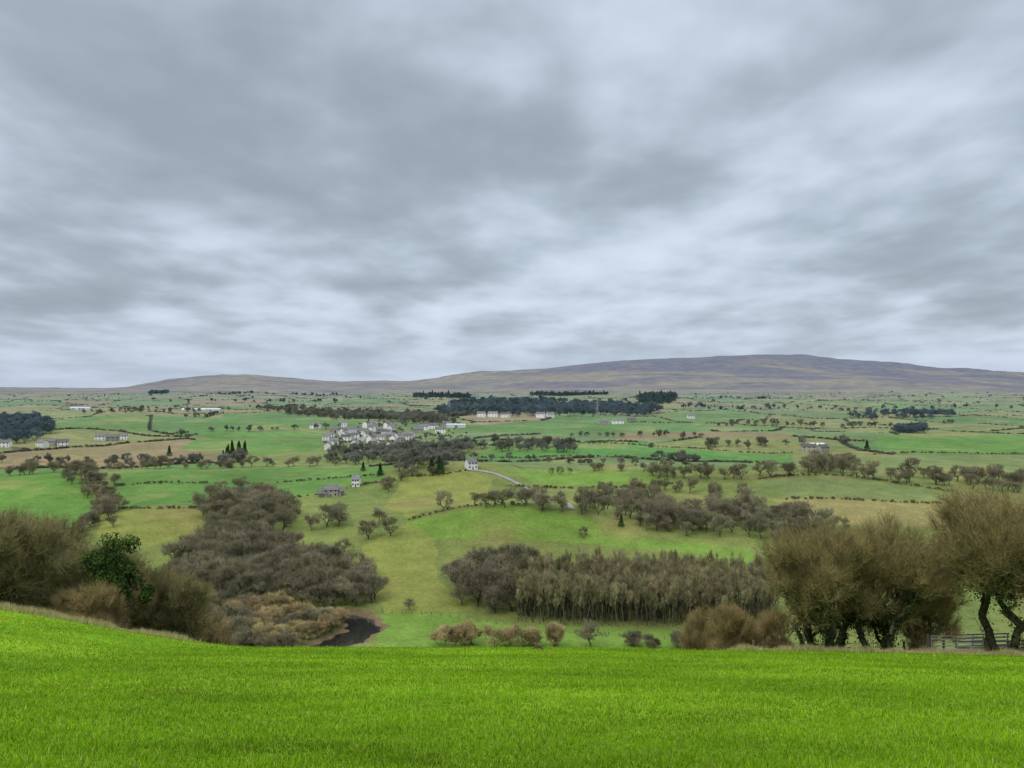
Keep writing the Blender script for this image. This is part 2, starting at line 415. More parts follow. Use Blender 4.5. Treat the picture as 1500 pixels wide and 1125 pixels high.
bark = mat('bark_mid', alb(112, 106, 90), alb(80, 76, 62), 1.2)
twig = mat('twigs_mid', alb(162, 152, 126), alb(118, 114, 90), .22, .25)
twigb = mat('twigs_birch', alb(172, 162, 126), alb(132, 126, 90), .3, .25)
barkf = mat('bark_far_hazed', alb(110, 110, 102)); twigf = mat('twigs_far_hazed', alb(148, 146, 134), alb(114, 118, 106), .08, .25)  # far bark and twigs: air haze mixed into their colours
twigd = mat('twigs_distant_hazed', alb(112, 130, 136), alb(90, 110, 118), .03, .25)  # bluish distance haze put into the twig colour
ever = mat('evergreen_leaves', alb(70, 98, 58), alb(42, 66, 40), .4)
everf = mat('evergreen_far_hazed', alb(98, 120, 118), alb(78, 102, 102), .1)  # far evergreens paled and blued, haze painted into the leaf colour
tan = mat('twigs_willow', alb(200, 178, 134), alb(154, 140, 102), .2, .18)
barkn = mat('bark_near', alb(100, 92, 76), alb(62, 57, 47), 5, .1, bump=.5)
twign = mat('twigs_near', alb(170, 152, 106), alb(114, 106, 66), .5, .1)
twigr = mat('twigs_rust', alb(178, 156, 110), alb(124, 110, 74), .7, .1)
twigo = mat('twigs_olive', alb(158, 148, 104), alb(110, 108, 70), .35, .15)
ivym = mat('ivy_leaves', alb(66, 86, 36), alb(34, 48, 22), 1.5, .1, .6)
holm = mat('holly_leaves', alb(86, 116, 44), alb(40, 62, 24), 1.0, .1, .5)

def coll(name, meshes):
    c = bpy.data.collections.new(name)
    for k, m in enumerate(meshes):
        o = bpy.data.objects.new(name + '_form', m); c.objects.link(o)
    return c
oaks = [tree('winter_oak', s, 11 + (s % 3), 13 + s % 4, 1.5 + .3 * (s % 2), 480, 2700, 1.1, .038, .34, [bark, twig], nl=9 + s, skirt=.2) for s in (1, 2, 3, 4, 5, 6)]
slims = [tree('winter_birch', s + 20, 13, 3.0, 5.0, 110, 480, 1.1, .03, .13, [bark, twigb], up=1.6, nl=14, bf=.03, outw=.3, skirt=0) for s in (1, 2, 3, 4)]
scr = [tree('winter_scrub', s + 40, 5, 6.5, .5, 280, 2000, .8, .035, .1, [bark, twig], stems=5, up=.5, skirt=.1) for s in (1, 2, 3)]
def remat(ms, b_, t_):
    r = []
    for m in ms:
        c = m.copy(); c.materials[0] = b_; c.materials[1] = t_; r.append(c)
    return r
oaks_mid = coll('broadleaf_trees', oaks)
birch = coll('young_birches', slims)
scrub = coll('scrub_bushes', scr)
willow = coll('willow_bushes', remat(scr, bark, tan))
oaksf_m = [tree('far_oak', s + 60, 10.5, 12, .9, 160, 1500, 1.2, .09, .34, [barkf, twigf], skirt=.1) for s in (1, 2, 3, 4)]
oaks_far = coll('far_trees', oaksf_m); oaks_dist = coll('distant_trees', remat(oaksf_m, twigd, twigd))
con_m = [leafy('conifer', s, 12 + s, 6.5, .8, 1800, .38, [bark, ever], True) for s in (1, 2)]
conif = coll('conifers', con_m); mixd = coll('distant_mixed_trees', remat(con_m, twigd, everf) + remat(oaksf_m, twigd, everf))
GN = {}
def gn(c):
    if c.name in GN: return GN[c.name]
    g = bpy.data.node_groups.new('scatter_' + c.name, 'GeometryNodeTree')
    g.interface.new_socket('Geometry', in_out='INPUT', socket_type='NodeSocketGeometry')
    g.interface.new_socket('Geometry', in_out='OUTPUT', socket_type='NodeSocketGeometry')
    N = g.nodes; Lk = g.links
    i = N.new('NodeGroupInput'); o = N.new('NodeGroupOutput'); ip = N.new('GeometryNodeInstanceOnPoints'); ci = N.new('GeometryNodeCollectionInfo')
    ci.inputs['Collection'].default_value = c; ci.inputs['Separate Children'].default_value = True; ci.inputs['Reset Children'].default_value = True
    ip.inputs['Pick Instance'].default_value = True
    def na(nm, ty):
        a = N.new('GeometryNodeInputNamedAttribute'); a.data_type = ty; a.inputs['Name'].default_value = nm; return a.outputs['Attribute']
    Lk.new(i.outputs[0], ip.inputs['Points']); Lk.new(ci.outputs[0], ip.inputs['Instance'])
    Lk.new(na('idx', 'INT'), ip.inputs['Instance Index']); Lk.new(na('rot', 'FLOAT_VECTOR'), ip.inputs['Rotation']); Lk.new(na('scl', 'FLOAT_VECTOR'), ip.inputs['Scale'])
    Lk.new(ip.outputs[0], o.inputs[0]); GN[c.name] = g
    return g
def scatter(name, pts, s, c, var=.25, wide=1.0):
    pts = np.asarray(pts, float)
    if len(pts) == 0: return
    n = len(pts); me = bpy.data.meshes.new(name); me.vertices.add(n)
    zz = H(pts[:, 0], pts[:, 1]) - .2
    me.vertices.foreach_set('co', np.stack([pts[:, 0], pts[:, 1], zz], 1).astype(np.float32).ravel())
    a = me.attributes.new('idx', 'INT', 'POINT'); a.data.foreach_set('value', R.integers(0, 97, n).astype(np.int32))
    a = me.attributes.new('rot', 'FLOAT_VECTOR', 'POINT'); rr = np.zeros((n, 3), np.float32); rr[:, 2] = R.uniform(0, 6.28, n); rr[:, :2] = R.normal(0, .04, (n, 2)); a.data.foreach_set('vector', rr.ravel())
    sv_ = (np.asarray(s) * R.uniform(1 - var, 1 + var, n))[:, None] * np.array([[wide, wide, 1]]) * R.uniform(.88, 1.12, (n, 3))
    a = me.attributes.new('scl', 'FLOAT_VECTOR', 'POINT'); a.data.foreach_set('vector', sv_.astype(np.float32).ravel())
    me.update()
    o = obj(name, me); m = o.modifiers.new('instances', 'NODES'); m.node_group = gn(c)
    return o
def fill(poly, sp, ymin=250, nmax=900):
    P = sv(poly, ymin); mn = P.min(0); mx_ = P.max(0)
    A_ = 0.5 * abs(np.dot(P[:, 0], np.roll(P[:, 1], 1)) - np.dot(P[:, 1], np.roll(P[:, 0], 1)))
    n = int(min(nmax, A_ / sp ** 2)); out = np.zeros((0, 2)); tries = 0
    while len(out) < n and tries < n * 12 + 50:
        tries += 1
        q = R.uniform(mn, mx_)
        if inpoly(np.array([q[0]]), np.array([q[1]]), P)[0] and (len(out) == 0 or np.min(np.hypot(*(out - q).T)) > sp * .62):
            out = np.vstack([out, q])
    return out
def line(pl, sp, jit=1.0, ymin=250, gap=0.0):
    P = sv(pl, ymin); L = np.hypot(*(P[1:] - P[:-1]).T); cs = np.concatenate([[0], np.cumsum(L)])
    s = np.arange(0, cs[-1], sp); s = s + R.uniform(-.45, .45, len(s)) * sp
    q = np.stack([np.interp(s, cs, P[:, 0]), np.interp(s, cs, P[:, 1])], 1) + R.normal(0, jit, (len(s), 2))
    cl = pn(s / (sp * 6), s * 0 + sp * 3.1, 91)
    return q[(R.random(len(q)) > gap) & (cl > -.9 + 1.3 * gap)]

# ---- woods of the valley
scatter('riverside_woodland', fill([(245, 850), (300, 802), (390, 797), (440, 825), (510, 842), (550, 868), (553, 893), (470, 893), (350, 884), (250, 872)], 6.5), 1.05, oaks_mid)
scatter('copse', fill([(290, 755), (300, 745), (370, 735), (440, 765), (430, 790), (320, 788)], 8), 1.0, oaks_mid)
scatter('copse', fill([(450, 778), (500, 757), (512, 768), (470, 780)], 8), .9, oaks_mid)
scatter('hillside_woodland', fill([(645, 868), (690, 840), (770, 845), (790, 884), (760, 902), (690, 895)], 7), 1.15, oaks_mid)
scatter('birch_plantation', fill([(755, 912), (785, 872), (860, 868), (1000, 872), (1130, 878), (1140, 916), (980, 920), (860, 919)], 2.6, nmax=1500), 1.3, birch, .22, .9)
scatter('plantation_understorey', fill([(760, 905), (790, 872), (860, 868), (1000, 872), (1130, 878), (1140, 910), (980, 912), (860, 912)], 8), .8, scrub, .3)
scatter('streamside_trees', line([(112, 690), (140, 722), (160, 752), (125, 785), (90, 800)], 6, 4), .7, oaks_mid, .3)
scatter('streamside_trees', line([(118, 700), (146, 728), (150, 760), (115, 790)], 9, 5), .6, oaks_mid, .3)
scatter('tree_belt', line([(700, 742), (760, 740), (810, 750), (850, 754)], 7, 3), .85, oaks_mid)
scatter('copse', fill([(850, 748), (900, 738), (960, 738), (1000, 762), (1060, 790), (1000, 787), (920, 777)], 9.5), .85, oaks_mid, .35)
scatter('copse', fill([(930, 777), (1000, 780), (1100, 796), (1195, 796), (1185, 772), (1100, 758), (1020, 752)], 9), .85, oaks_mid, .35)
scatter('copse', fill([(1040, 742), (1100, 748), (1180, 762), (1250, 790), (1130, 790), (1050, 770)], 10), .85, oaks_mid, .35)
scatter('tree_belt', line([(880, 735), (920, 722), (1000, 720), (1060, 730), (1100, 735)], 7, 5), .75, oaks_mid, .3)
scatter('tree_belt', line([(560, 720), (590, 700), (640, 694)], 7, 3, gap=.1), .7, oaks_mid, .3)
scatter('field_trees', line([(945, 697), (1010, 702), (1080, 702), (1180, 697)], 8, 2), .95, oaks_mid)
scatter('tree_belt', line([(800, 697), (880, 690), (950, 690)], 8, 2, gap=.2), .5, oaks_mid)
scatter('copse', fill([(1180, 699), (1250, 693), (1245, 682), (1190, 684)], 9), .95, oaks_mid)
scatter('field_trees', line([(1255, 700), (1330, 706), (1400, 714), (1500, 722), (1560, 726)], 6, 4), .9, oaks_mid)
scatter('tree_belt', line([(1330, 700), (1420, 706), (1520, 712)], 7, 4), .85, oaks_mid)
scatter('tree_belt', line([(1030, 655), (1100, 655), (1170, 652)], 9, 6), .95, oaks_far)
scatter('tree_belt', line([(840, 640), (900, 640), (1000, 640), (1030, 645)], 10, 6, gap=.1), .7, oaks_far)
scatter('tree_belt', fill([(560, 672), (600, 657), (720, 652), (830, 654), (850, 666), (690, 660), (650, 690), (585, 700)], 11.5), 1.0, oaks_far)
scatter('tree_belt', fill([(470, 680), (490, 664), (570, 660), (570, 675), (520, 682)], 12), .9, oaks_far)
scatter('tree_belt', line([(690, 672), (800, 676), (940, 684), (1040, 690)], 8, 3, gap=.2), .6, oaks_far)
scatter('village_woodland', fill([(370, 600), (480, 604), (620, 608), (670, 625), (600, 622), (480, 614)], 16, nmax=1300), 1.05, oaks_far)
scatter('village_trees', fill([(470, 655), (480, 625), (640, 618), (700, 640), (600, 660)], 26), .5, oaks_far, .35)
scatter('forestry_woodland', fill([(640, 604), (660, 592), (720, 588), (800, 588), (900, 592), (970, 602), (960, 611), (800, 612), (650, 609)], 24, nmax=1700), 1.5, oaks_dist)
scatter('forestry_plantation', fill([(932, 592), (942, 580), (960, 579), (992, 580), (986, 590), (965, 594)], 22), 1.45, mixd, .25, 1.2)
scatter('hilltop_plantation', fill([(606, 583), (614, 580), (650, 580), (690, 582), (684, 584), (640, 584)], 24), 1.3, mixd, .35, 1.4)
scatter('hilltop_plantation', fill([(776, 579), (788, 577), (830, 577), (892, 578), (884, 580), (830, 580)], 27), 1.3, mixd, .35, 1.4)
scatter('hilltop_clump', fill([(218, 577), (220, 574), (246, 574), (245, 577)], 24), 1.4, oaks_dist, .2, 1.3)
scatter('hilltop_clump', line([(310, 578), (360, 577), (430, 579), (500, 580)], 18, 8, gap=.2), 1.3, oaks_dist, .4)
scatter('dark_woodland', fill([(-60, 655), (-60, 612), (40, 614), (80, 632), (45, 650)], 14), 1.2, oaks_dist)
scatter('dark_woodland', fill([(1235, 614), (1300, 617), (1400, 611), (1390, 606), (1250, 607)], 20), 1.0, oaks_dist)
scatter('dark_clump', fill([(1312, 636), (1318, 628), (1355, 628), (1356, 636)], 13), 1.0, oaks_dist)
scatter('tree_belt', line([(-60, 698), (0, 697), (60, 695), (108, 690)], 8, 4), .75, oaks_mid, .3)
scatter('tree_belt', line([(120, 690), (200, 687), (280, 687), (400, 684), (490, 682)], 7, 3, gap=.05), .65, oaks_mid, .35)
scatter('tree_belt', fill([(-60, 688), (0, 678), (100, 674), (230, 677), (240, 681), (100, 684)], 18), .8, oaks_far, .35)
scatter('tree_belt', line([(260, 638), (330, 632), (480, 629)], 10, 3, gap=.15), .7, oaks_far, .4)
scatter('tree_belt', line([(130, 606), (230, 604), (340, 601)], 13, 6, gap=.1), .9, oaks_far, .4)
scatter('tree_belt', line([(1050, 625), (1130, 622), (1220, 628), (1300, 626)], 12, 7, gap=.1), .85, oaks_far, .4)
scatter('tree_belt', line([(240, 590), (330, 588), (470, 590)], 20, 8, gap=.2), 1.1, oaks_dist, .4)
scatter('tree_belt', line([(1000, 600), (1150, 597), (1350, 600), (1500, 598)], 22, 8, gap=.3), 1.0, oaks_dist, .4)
scatter('conifer_clump', fill([(325, 670), (335, 664), (362, 665), (360, 671)], 7), .75, conif, .3, 1.15)
scatter('conifer_clump', fill([(622, 697), (630, 688), (650, 689), (655, 697)], 6), .75, conif, .3, 1.2)
# hedges
hl = [[(152, 748), (230, 746), (300, 746)], [(455, 726), (520, 712), (575, 704)], [(590, 700), (640, 697), (690, 690)], [(600, 762), (680, 743), (760, 740)],
      [(740, 712), (850, 716), (1000, 708)], [(1110, 702), (1250, 698), (1400, 722)], [(680, 655), (900, 650)], [(700, 670), (1000, 675), (1160, 682)], [(900, 650), (1160, 664)],
      [(1280, 666), (1400, 664), (1560, 664)], [(1150, 732), (1280, 734), (1400, 737)], [(300, 745), (380, 735), (455, 726)], [(170, 712), (280, 708), (420, 706), (560, 696)]]
hp = np.concatenate([line(q, 2.2, .5, gap=.1) for q in hl]); scatter('hedgerow', hp, .32, scrub, .45, 1.25)
n = 700000
hy = np.exp(R.uniform(math.log(680), math.log(5000), n)); hx = R.uniform(-.64, .64, n) * hy
_, hd = voro(hx, hy, 190, 250, 11)
keep = hd < 1.5 + hy * .0004
for Pw, c in FW: keep &= ~inpoly(hx, hy, Pw)
hp = np.stack([hx, hy], 1)[keep]
cl = fbm(hp[:, 0] / 170, hp[:, 1] / 170, 123, 2)
isT = (R.random(len(hp)) < np.clip(.30 * ss(.38, .8, cl), 0, 1))
gapn = pn(hp[:, 0] / 60, hp[:, 1] / 60, 321) > -.3
hh_ = hp[~isT & gapn][:17000]; tt_ = hp[isT][:1300]
scatter('distant_hedgerows', hh_[hh_[:, 1] < 2400], .18, oaks_far, .45, 1.9)
scatter('distant_hedgerows', hh_[hh_[:, 1] >= 2400], .2, oaks_dist, .5, 2.4)
scatter('distant_hedgerow_trees', tt_[tt_[:, 1] < 2400], .75, oaks_far, .35)
scatter('distant_hedgerow_trees', tt_[tt_[:, 1] >= 2400], .85, oaks_dist, .35, 1.2)

# ---- single trees of the middle distance
def put(name, me, u, v, s, ymin=250, wide=1):
    p = sv([(u, v)], ymin)[0]
    return obj(name, me, (p[0], p[1], float(H(p[0], p[1])) - .15), random.uniform(0, 6.28), (s * wide, s * wide, s))
for (u, v, s) in [(650, 748, .9), (540, 790, .95), (572, 786, .8), (555, 770, .8), (600, 894, .45), (353, 724, 1.0), (712, 744, .8), (855, 790, .5), (1100, 760, .9),
                  (168, 714, .8), (1150, 775, .9), (790, 742, .9), (505, 812, .7)]:
    put('oak_tree', oaks[random.randrange(6)], u, v, s)
for (u, v, s) in [(248, 668, .75), (1270, 660, .8), (557, 697, .7), (910, 772, .5), (532, 690, .55)]:
    put('spruce_tree', con_m[0], u, v, s, wide=1.2)
scatter('valley_floor_bushes', line([(645, 948), (730, 948)], 4.2, 1.5), 1.6, willow, .2)
scatter('valley_floor_bushes', line([(745, 948), (830, 948)], 4.2, 1.5), 1.5, willow, .2)
put('hawthorn_bush', oaks[2], 865, 949, .85, wide=1.0)
scatter('valley_floor_bushes', line([(915, 950), (1015, 950)], 4, 2), 1.1, scrub, .2)
# scrub on the river bank
rb = fill([(225, 958), (235, 868), (330, 878), (430, 893), (480, 903), (500, 918), (480, 940), (440, 962)], 5)
rb = rb[rdist(rb[:, 0], rb[:, 1]) > 7.5]
wl = R.random(len(rb)) < (.2 + .6 * (rb[:, 0] / rb[:, 1] > -.30))
scatter('riverbank_willows', rb[wl], 1.3, willow, .3); scatter('riverbank_scrub', rb[~wl], 1.35, scrub, .3)
ub = np.stack([R.uniform(-120, -50, 150), R.uniform(120, 260, 150)], 1); ub = ub[(ub[:, 0] / ub[:, 1] < -.41)]
scatter('hillside_scrub', ub, 1.5, scrub, .35)

# ------------------------------------------------------------------ near trees
NT = [tree('ivy_hawthorn', 101, 9.8, 12, 2.1, 1900, 13500, .95, .0125, .24, [barkn, twign, ivym], stems=6, ivy=8500, ivh=.5, up=.5, spread=1.2, skirt=.12, nl=22),
      tree('ivy_ash', 102, 11.2, 12, 2.3, 2000, 14000, .95, .0125, .28, [barkn, twign, ivym], stems=5, ivy=13000, ivh=.6, up=.45, spread=1.2, skirt=.14, nl=22),
      tree('thorn_scrub', 103, 6.5, 8.5, .5, 1000, 11500, .8, .013, .11, [barkn, twigr, ivym], stems=8, up=.6, skirt=.05, nl=14),
      tree('hill_thorn', 104, 11, 10, 1.5, 1300, 11500, 1.1, .019, .2, [barkn, twigo, ivym], stems=4, up=.5, ivy=2500, ivh=.5, ivs=.13, skirt=.15, nl=20)]
def near(name, k, X, Y, s, ang, w=1):
    obj(name, NT[k], (X, Y, float(H(X, Y)) - .1), ang, (s * w, s * w, s))
near('hawthorn_tree', 0, 21.0, 61.0, .92, .3, .9)
near('hawthorn_tree', 0, 25.4, 61.0, .95, 2.3, .92)
near('hawthorn_tree', 0, 23.2, 64.5, 1.0, 4.4, .9)
near('hawthorn_tree', 0, 28.2, 65.5, .98, 5.4, .8)
near('ash_tree', 1, 32.8, 59.0, 1.06, 1.2, .9)
near('ash_tree', 1, 36.6, 61.0, 1.12, 3.9)
near('thorn_bush', 2, 28.8, 62.5, 1.0, .4, .75)
near('thorn_bush', 2, 17.0, 68, .82, 1.4, .85)
near('thorn_bush', 2, 20.2, 70, .85, 3.4, .8)
near('thorn_bush', 2, 15.0, 71, .84, 5.0, .75)
near('thorn_bush', 2, 40.5, 62, 1.0, 2.0, .8)
for (tx, ty, kk, s_, ra) in [(-42.5, 74, 3, 1.0, 1), (-48, 80, 3, 1.2, 2), (-37.5, 80, 3, .95, 3), (-41, 90, 3, 1.2, 4), (-52, 95, 3, 1.45, 5), (-35, 88, 3, 1.0, .3),
                             (-45, 104, 3, 1.25, 5.2), (-41, 112, 2, 1.9, 1.7), (-54, 118, 3, 1.6, 3.1), (-49, 132, 2, 2.0, 4.4), (-60, 145, 3, 1.6, .1), (-38, 98, 3, 1.1, 1.1), (-45, 68, 3, .9, 4.0), (-34.5, 74, 2, .9, 2.7)]:
    near('hillside_thorn_tree' if kk == 2 else 'hillside_ash_tree', kk, tx, ty, s_, ra)
hol = leafy('holly', 5, 7, 7.0, 1.0, 12000, .10, [barkn, holm])
obj('holly_tree', hol, (-34.0, 77, float(H(-34.0, 77)) + 2.2), .4, (1.1, 1.1, 1.25))

# ------------------------------------------------------------------ box helper & buildings
def boxes(name, bl, m, parent=None, loc=(0, 0, 0), rz=0):
    V = []; Fq = []
    for k, (cx, cy, cz, sx, sy, sz) in enumerate(bl):
        for dz in (-.5, .5):
            for dx, dy in ((-.5, -.5), (.5, -.5), (.5, .5), (-.5, .5)): V.append((cx + dx * sx, cy + dy * sy, cz + dz * sz))
        b = k * 8
        Fq += [(b, b + 3, b + 2, b + 1), (b + 4, b + 5, b + 6, b + 7), (b, b + 1, b + 5, b + 4), (b + 1, b + 2, b + 6, b + 5), (b + 2, b + 3, b + 7, b + 6), (b + 3, b, b + 4, b + 7)]
    return obj(name, np_mesh(name, V, [np.array(Fq)], [0], [m]), loc, rz, 1, parent)
white = mat('white_render', (.80, .79, .76), (.7, .69, .66), .5, .12)
stone = mat('stone_wall', (.40, .37, .32), (.3, .28, .24), 1.5, .2)
slate = mat('slate_roof', (.18, .175, .18), (.11, .11, .12), 1, .35)
tin = mat('tin_roof', (.6, .62, .64), (.48, .5, .52), .3, .2)
glass = mat('window_glass', (.03, .035, .04), (.02, .02, .025), 1, .1, .15)
wood = mat('weathered_wood', (.2, .17, .13), (.11, .095, .075), 6, .1)
def house(name, X, Y, w_, d_, h_, rh, ang, wm, roofm=slate, barn=False):
    e = bpy.data.objects.new(name, None); sc.collection.objects.link(e); e.location = (X, Y, float(H(X, Y)) - .3); e.rotation_euler = (0, 0, ang)
    a, b = w_ / 2, d_ / 2
    V = [(-a, -b, -1.5), (a, -b, -1.5), (a, b, -1.5), (-a, b, -1.5), (-a, -b, h_), (a, -b, h_), (a, b, h_), (-a, b, h_), (-a, 0, h_ + rh), (a, 0, h_ + rh)]
    me = np_mesh('walls', V, [np.array([(0, 1, 5, 4), (2, 3, 7, 6)]), np.array([(1, 2, 6, 9, 5), (3, 0, 4, 8, 7)])], [0, 0], [wm]); obj('walls', me, parent=e)
    o_ = .35; k = rh / b; V = []; t = .18
    for s in (-1, 1):
        V += [(-a - o_, s * (b + o_), h_ - o_ * k + .02), (a + o_, s * (b + o_), h_ - o_ * k + .02), (a + o_, 0, h_ + rh + .02), (-a - o_, 0, h_ + rh + .02)]
        V += [(p[0], p[1], p[2] + t) for p in V[-4:]]
    Fq = []
    for q in (0, 8): Fq += [(q, q + 1, q + 2, q + 3), (q + 4, q + 5, q + 6, q + 7), (q, q + 1, q + 5, q + 4), (q + 1, q + 2, q + 6, q + 5), (q + 3, q, q + 4, q + 7)]
    obj('roof', np_mesh('roof', V, [np.array(Fq)], [0], [roofm]), parent=e)
    if not barn:
        wn = []
        for s in (-1, 1):
            for f in (-.34, 0, .34):
                for zz in ((1.5, 4.0) if h_ > 4.5 else (1.6,)):
                    if f == 0 and zz < 2 and s == -1: continue
                    wn.append((f * w_, s * (b + .01), zz, 1.0, .06, 1.2))
        boxes('windows', wn, glass, e); boxes('door', [(0, -b - .01, .85, 1.0, .08, 2.1)], wood, e)
        boxes('chimney', [(-a + .6, 0, h_ + rh + .5, .8, .7, 1.6), (a - .6, 0, h_ + rh + .5, .8, .7, 1.6)], stone, e)
    else:
        boxes('barn_door', [(0, -b - .02, h_ * .4, 3.5, .08, h_ * .75)], wood, e)
def hz_(u, v, w_, d_, h_, rh, ang, wm, roofm=slate, name='cottage', barn=False):
    p = sv([(u, v)])[0]; house(name, p[0], p[1], w_, d_, h_, rh, ang, wm, roofm, barn)
vp = fill([(472, 661), (478, 628), (560, 623), (604, 630), (600, 652), (540, 661)], 22, nmax=44)
for p in vp:
    house('village_house', p[0], p[1], random.uniform(7, 12), 6.5, random.uniform(5.2, 6.4), 2.4, random.choice([0, .3, 1.5, 1.2, -.3]) + random.uniform(-.15, .15), random.choice([white, white, white, stone]))
for u, v in [(462, 628), (620, 630), (635, 628), (655, 625), (612, 634), (645, 634)]:
    hz_(u, v, 13, 8, 5, 3, random.uniform(-.4, .4), random.choice([white, stone]), name='village_house')
for u, v, w_ in [(705, 611, 14), (722, 611, 16), (740, 612, 14), (792, 612, 14), (806, 612, 12)]:
    hz_(u, v, w_, 9, 6.5, 3.2, random.uniform(-.4, .4), white, name='white_farmhouse')
for u, v, w_, m_ in [(62, 655, 11, white), (78, 653, 13, stone), (92, 654, 10, white), (148, 645, 12, white), (165, 646, 14, stone), (180, 644, 9, white), (8, 655, 10, white),
                     (690, 687, 7, white), (522, 712, 5, white), (885, 622, 14, stone), (905, 621, 18, white), (925, 618, 14, stone), (1185, 661, 13, stone), (1012, 613, 12, white), (1205, 662, 10, stone)]:
    hz_(u, v, w_, 7.0, 4.8, 2.6, random.uniform(-.5, .5), m_)
hz_(484, 727, 9, 6.5, 4.6, 2.6, .25, stone, name='stone_farmhouse'); hz_(495, 726, 7, 6, 3.2, 2.2, 1.4, stone, name='stone_barn', barn=True); hz_(472, 728, 6, 5, 2.6, 1.6, .1, stone, name='stone_outbuilding', barn=True)
for u, v, w_, r_ in [(285, 602, 50, .1), (310, 602, 40, -.1), (118, 600, 40, .2), (668, 626, 26, .1), (1196, 657, 14, .1)]:
    hz_(u, v, w_, 12, 3.6, 2.0, r_, tin, tin, name='farm_shed', barn=True)

# ------------------------------------------------------------------ roads
def ribbon_road(name, pl, wd, m, off=.3, ymin=250):
    P = sv(pl, ymin); L = np.hypot(*(P[1:] - P[:-1]).T); cs = np.concatenate([[0], np.cumsum(L)]); s = np.arange(0, cs[-1], 3.0)
    X = np.interp(s, cs, P[:, 0]); Y = np.interp(s, cs, P[:, 1])
    ke = np.hanning(9); ke /= ke.sum()
    X = np.convolve(np.pad(X, 4, mode='edge'), ke, 'valid'); Y = np.convolve(np.pad(Y, 4, mode='edge'), ke, 'valid')
    dx = np.gradient(X); dy = np.gradient(Y); l_ = np.hypot(dx, dy) + 1e-6; nx, ny = -dy / l_, dx / l_
    V = []
    for f in (-.5, -.17, .17, .5):
        ax = X + nx * wd * f; ay = Y + ny * wd * f; V.append(np.stack([ax, ay, H(ax, ay) + off], 1))
    n = len(X); V = np.concatenate(V); I = np.arange(n - 1); Fq = np.concatenate([np.stack([I + k * n, I + 1 + k * n, I + 1 + (k + 1) * n, I + (k + 1) * n], 1) for k in range(3)])
    obj(name, np_mesh(name, V, [Fq], [0], [m], smooth=True))
roadm = mat('worn_tarmac', (.30, .29, .27), (.21, .205, .19), .3, .05)
ribbon_road('lane', [(676, 689), (700, 690), (722, 693), (738, 699), (752, 706), (768, 714), (800, 730), (840, 752)], 3.4, roadm)
ribbon_road('lane', [(512, 662), (520, 652), (532, 642), (540, 634)], 7, roadm)
# river
water, nt, b = nmat('river_water'); b.inputs['Base Color'].default_value = (.02, .022, .02, 1); b.inputs['Roughness'].default_value = .06; b.inputs['Specular IOR Level'].default_value = .9
nz = nt.nodes.new('ShaderNodeTexNoise'); nz.inputs['Scale'].default_value = .6; bp = nt.nodes.new('ShaderNodeBump'); bp.inputs['Strength'].default_value = .08
ge = nt.nodes.new('ShaderNodeNewGeometry'); nt.links.new(ge.outputs['Position'], nz.inputs['Vector']); nt.links.new(nz.outputs['Fac'], bp.inputs['Height']); nt.links.new(bp.outputs[0], b.inputs['Normal'])
x0, x1 = riv[:, 0].min() - 8, riv[:, 0].max() + 10; y0, y1 = riv[:, 1].min() - 8, riv[:, 1].max() + 8
obj('river', np_mesh('river', [(x0, y0, -88.6), (x1, y0, -88.6), (x1, y1, -88.6), (x0, y1, -88.6)], [np.array([(0, 1, 2, 3)])], [0], [water]))

# ------------------------------------------------------------------ fences, gate, trailer
def fence(name, P, sp=2.6, h=1.15, pw=.12):
    P = np.array(P, float); L = np.hypot(*(P[1:] - P[:-1]).T); cs = np.concatenate([[0], np.cumsum(L)]); s = np.arange(0, cs[-1], sp)
    X = np.interp(s, cs, P[:, 0]); Y = np.interp(s, cs, P[:, 1]); Z = H(X, Y)
    e = bpy.data.objects.new(name, None); sc.collection.objects.link(e)
    boxes('posts', [(a, b_, c + h / 2 - .1, pw, pw, h + .2 + .1 * random.random()) for a, b_, c in zip(X, Y, Z)], wood, e)
    V = []; Fc = []
    for k in range(len(X) - 1):
        for hh_ in (.45, .75, 1.05):
            q = len(V); r = .012
            V += [(X[k], Y[k], Z[k] + hh_ - r), (X[k + 1], Y[k + 1], Z[k + 1] + hh_ - r), (X[k + 1], Y[k + 1], Z[k + 1] + hh_ + r), (X[k], Y[k], Z[k] + hh_ + r)]; Fc.append((q, q + 1, q + 2, q + 3))
    obj('wires', np_mesh('wires', V, [np.array(Fc)], [0], [wood]), parent=e)
fence('post_and_wire_fence', [(17, 62.5), (24, 62.5), (30, 61.5), (36, 60.5), (44, 59.5)])
fence('post_and_wire_fence', sv([(560, 897), (640, 902), (760, 918), (900, 932), (1020, 940)]), 4, 1.3, .2)
galv = mat('galvanised_steel', (.42, .43, .44), (.3, .31, .32), 2, .05, .5)
g0 = (30.4, 60.6)
e = bpy.data.objects.new('field_gate', None); sc.collection.objects.link(e); e.location = (g0[0], g0[1], float(H(*g0))); e.rotation_euler = (0, 0, -.1)
boxes('bars', [(0, 0, .2 + k * .22, 3.4, .05, .05) for k in range(6)] + [(f, 0, .75, .05, .06, 1.15) for f in (-1.7, 0, 1.7)], galv, e)
boxes('gate_posts', [(-1.95, 0, .65, .2, .2, 1.5), (1.95, 0, .65, .2, .2, 1.5)], wood, e)
t0 = (34.5, 64.0)
e = bpy.data.objects.new('hay_trailer', None); sc.collection.objects.link(e); e.location = (t0[0], t0[1], float(H(*t0)) + .1); e.rotation_euler = (0, 0, .1)
boxes('bed', [(0, 0, .95, 4.2, 1.9, .14)], wood, e)
boxes('rails', [(0, s * .93, 1.05 + k * .25, 4.2, .05, .1) for s in (-1, 1) for k in (1, 2, 3)] + [(f, s * .97, 1.4, .08, .05, .8) for s in (-1, 1) for f in (-2, -.7, .7, 2)], galv, e)
boxes('drawbar', [(-2.8, 0, .75, 1.6, .12, .12)], galv, e)
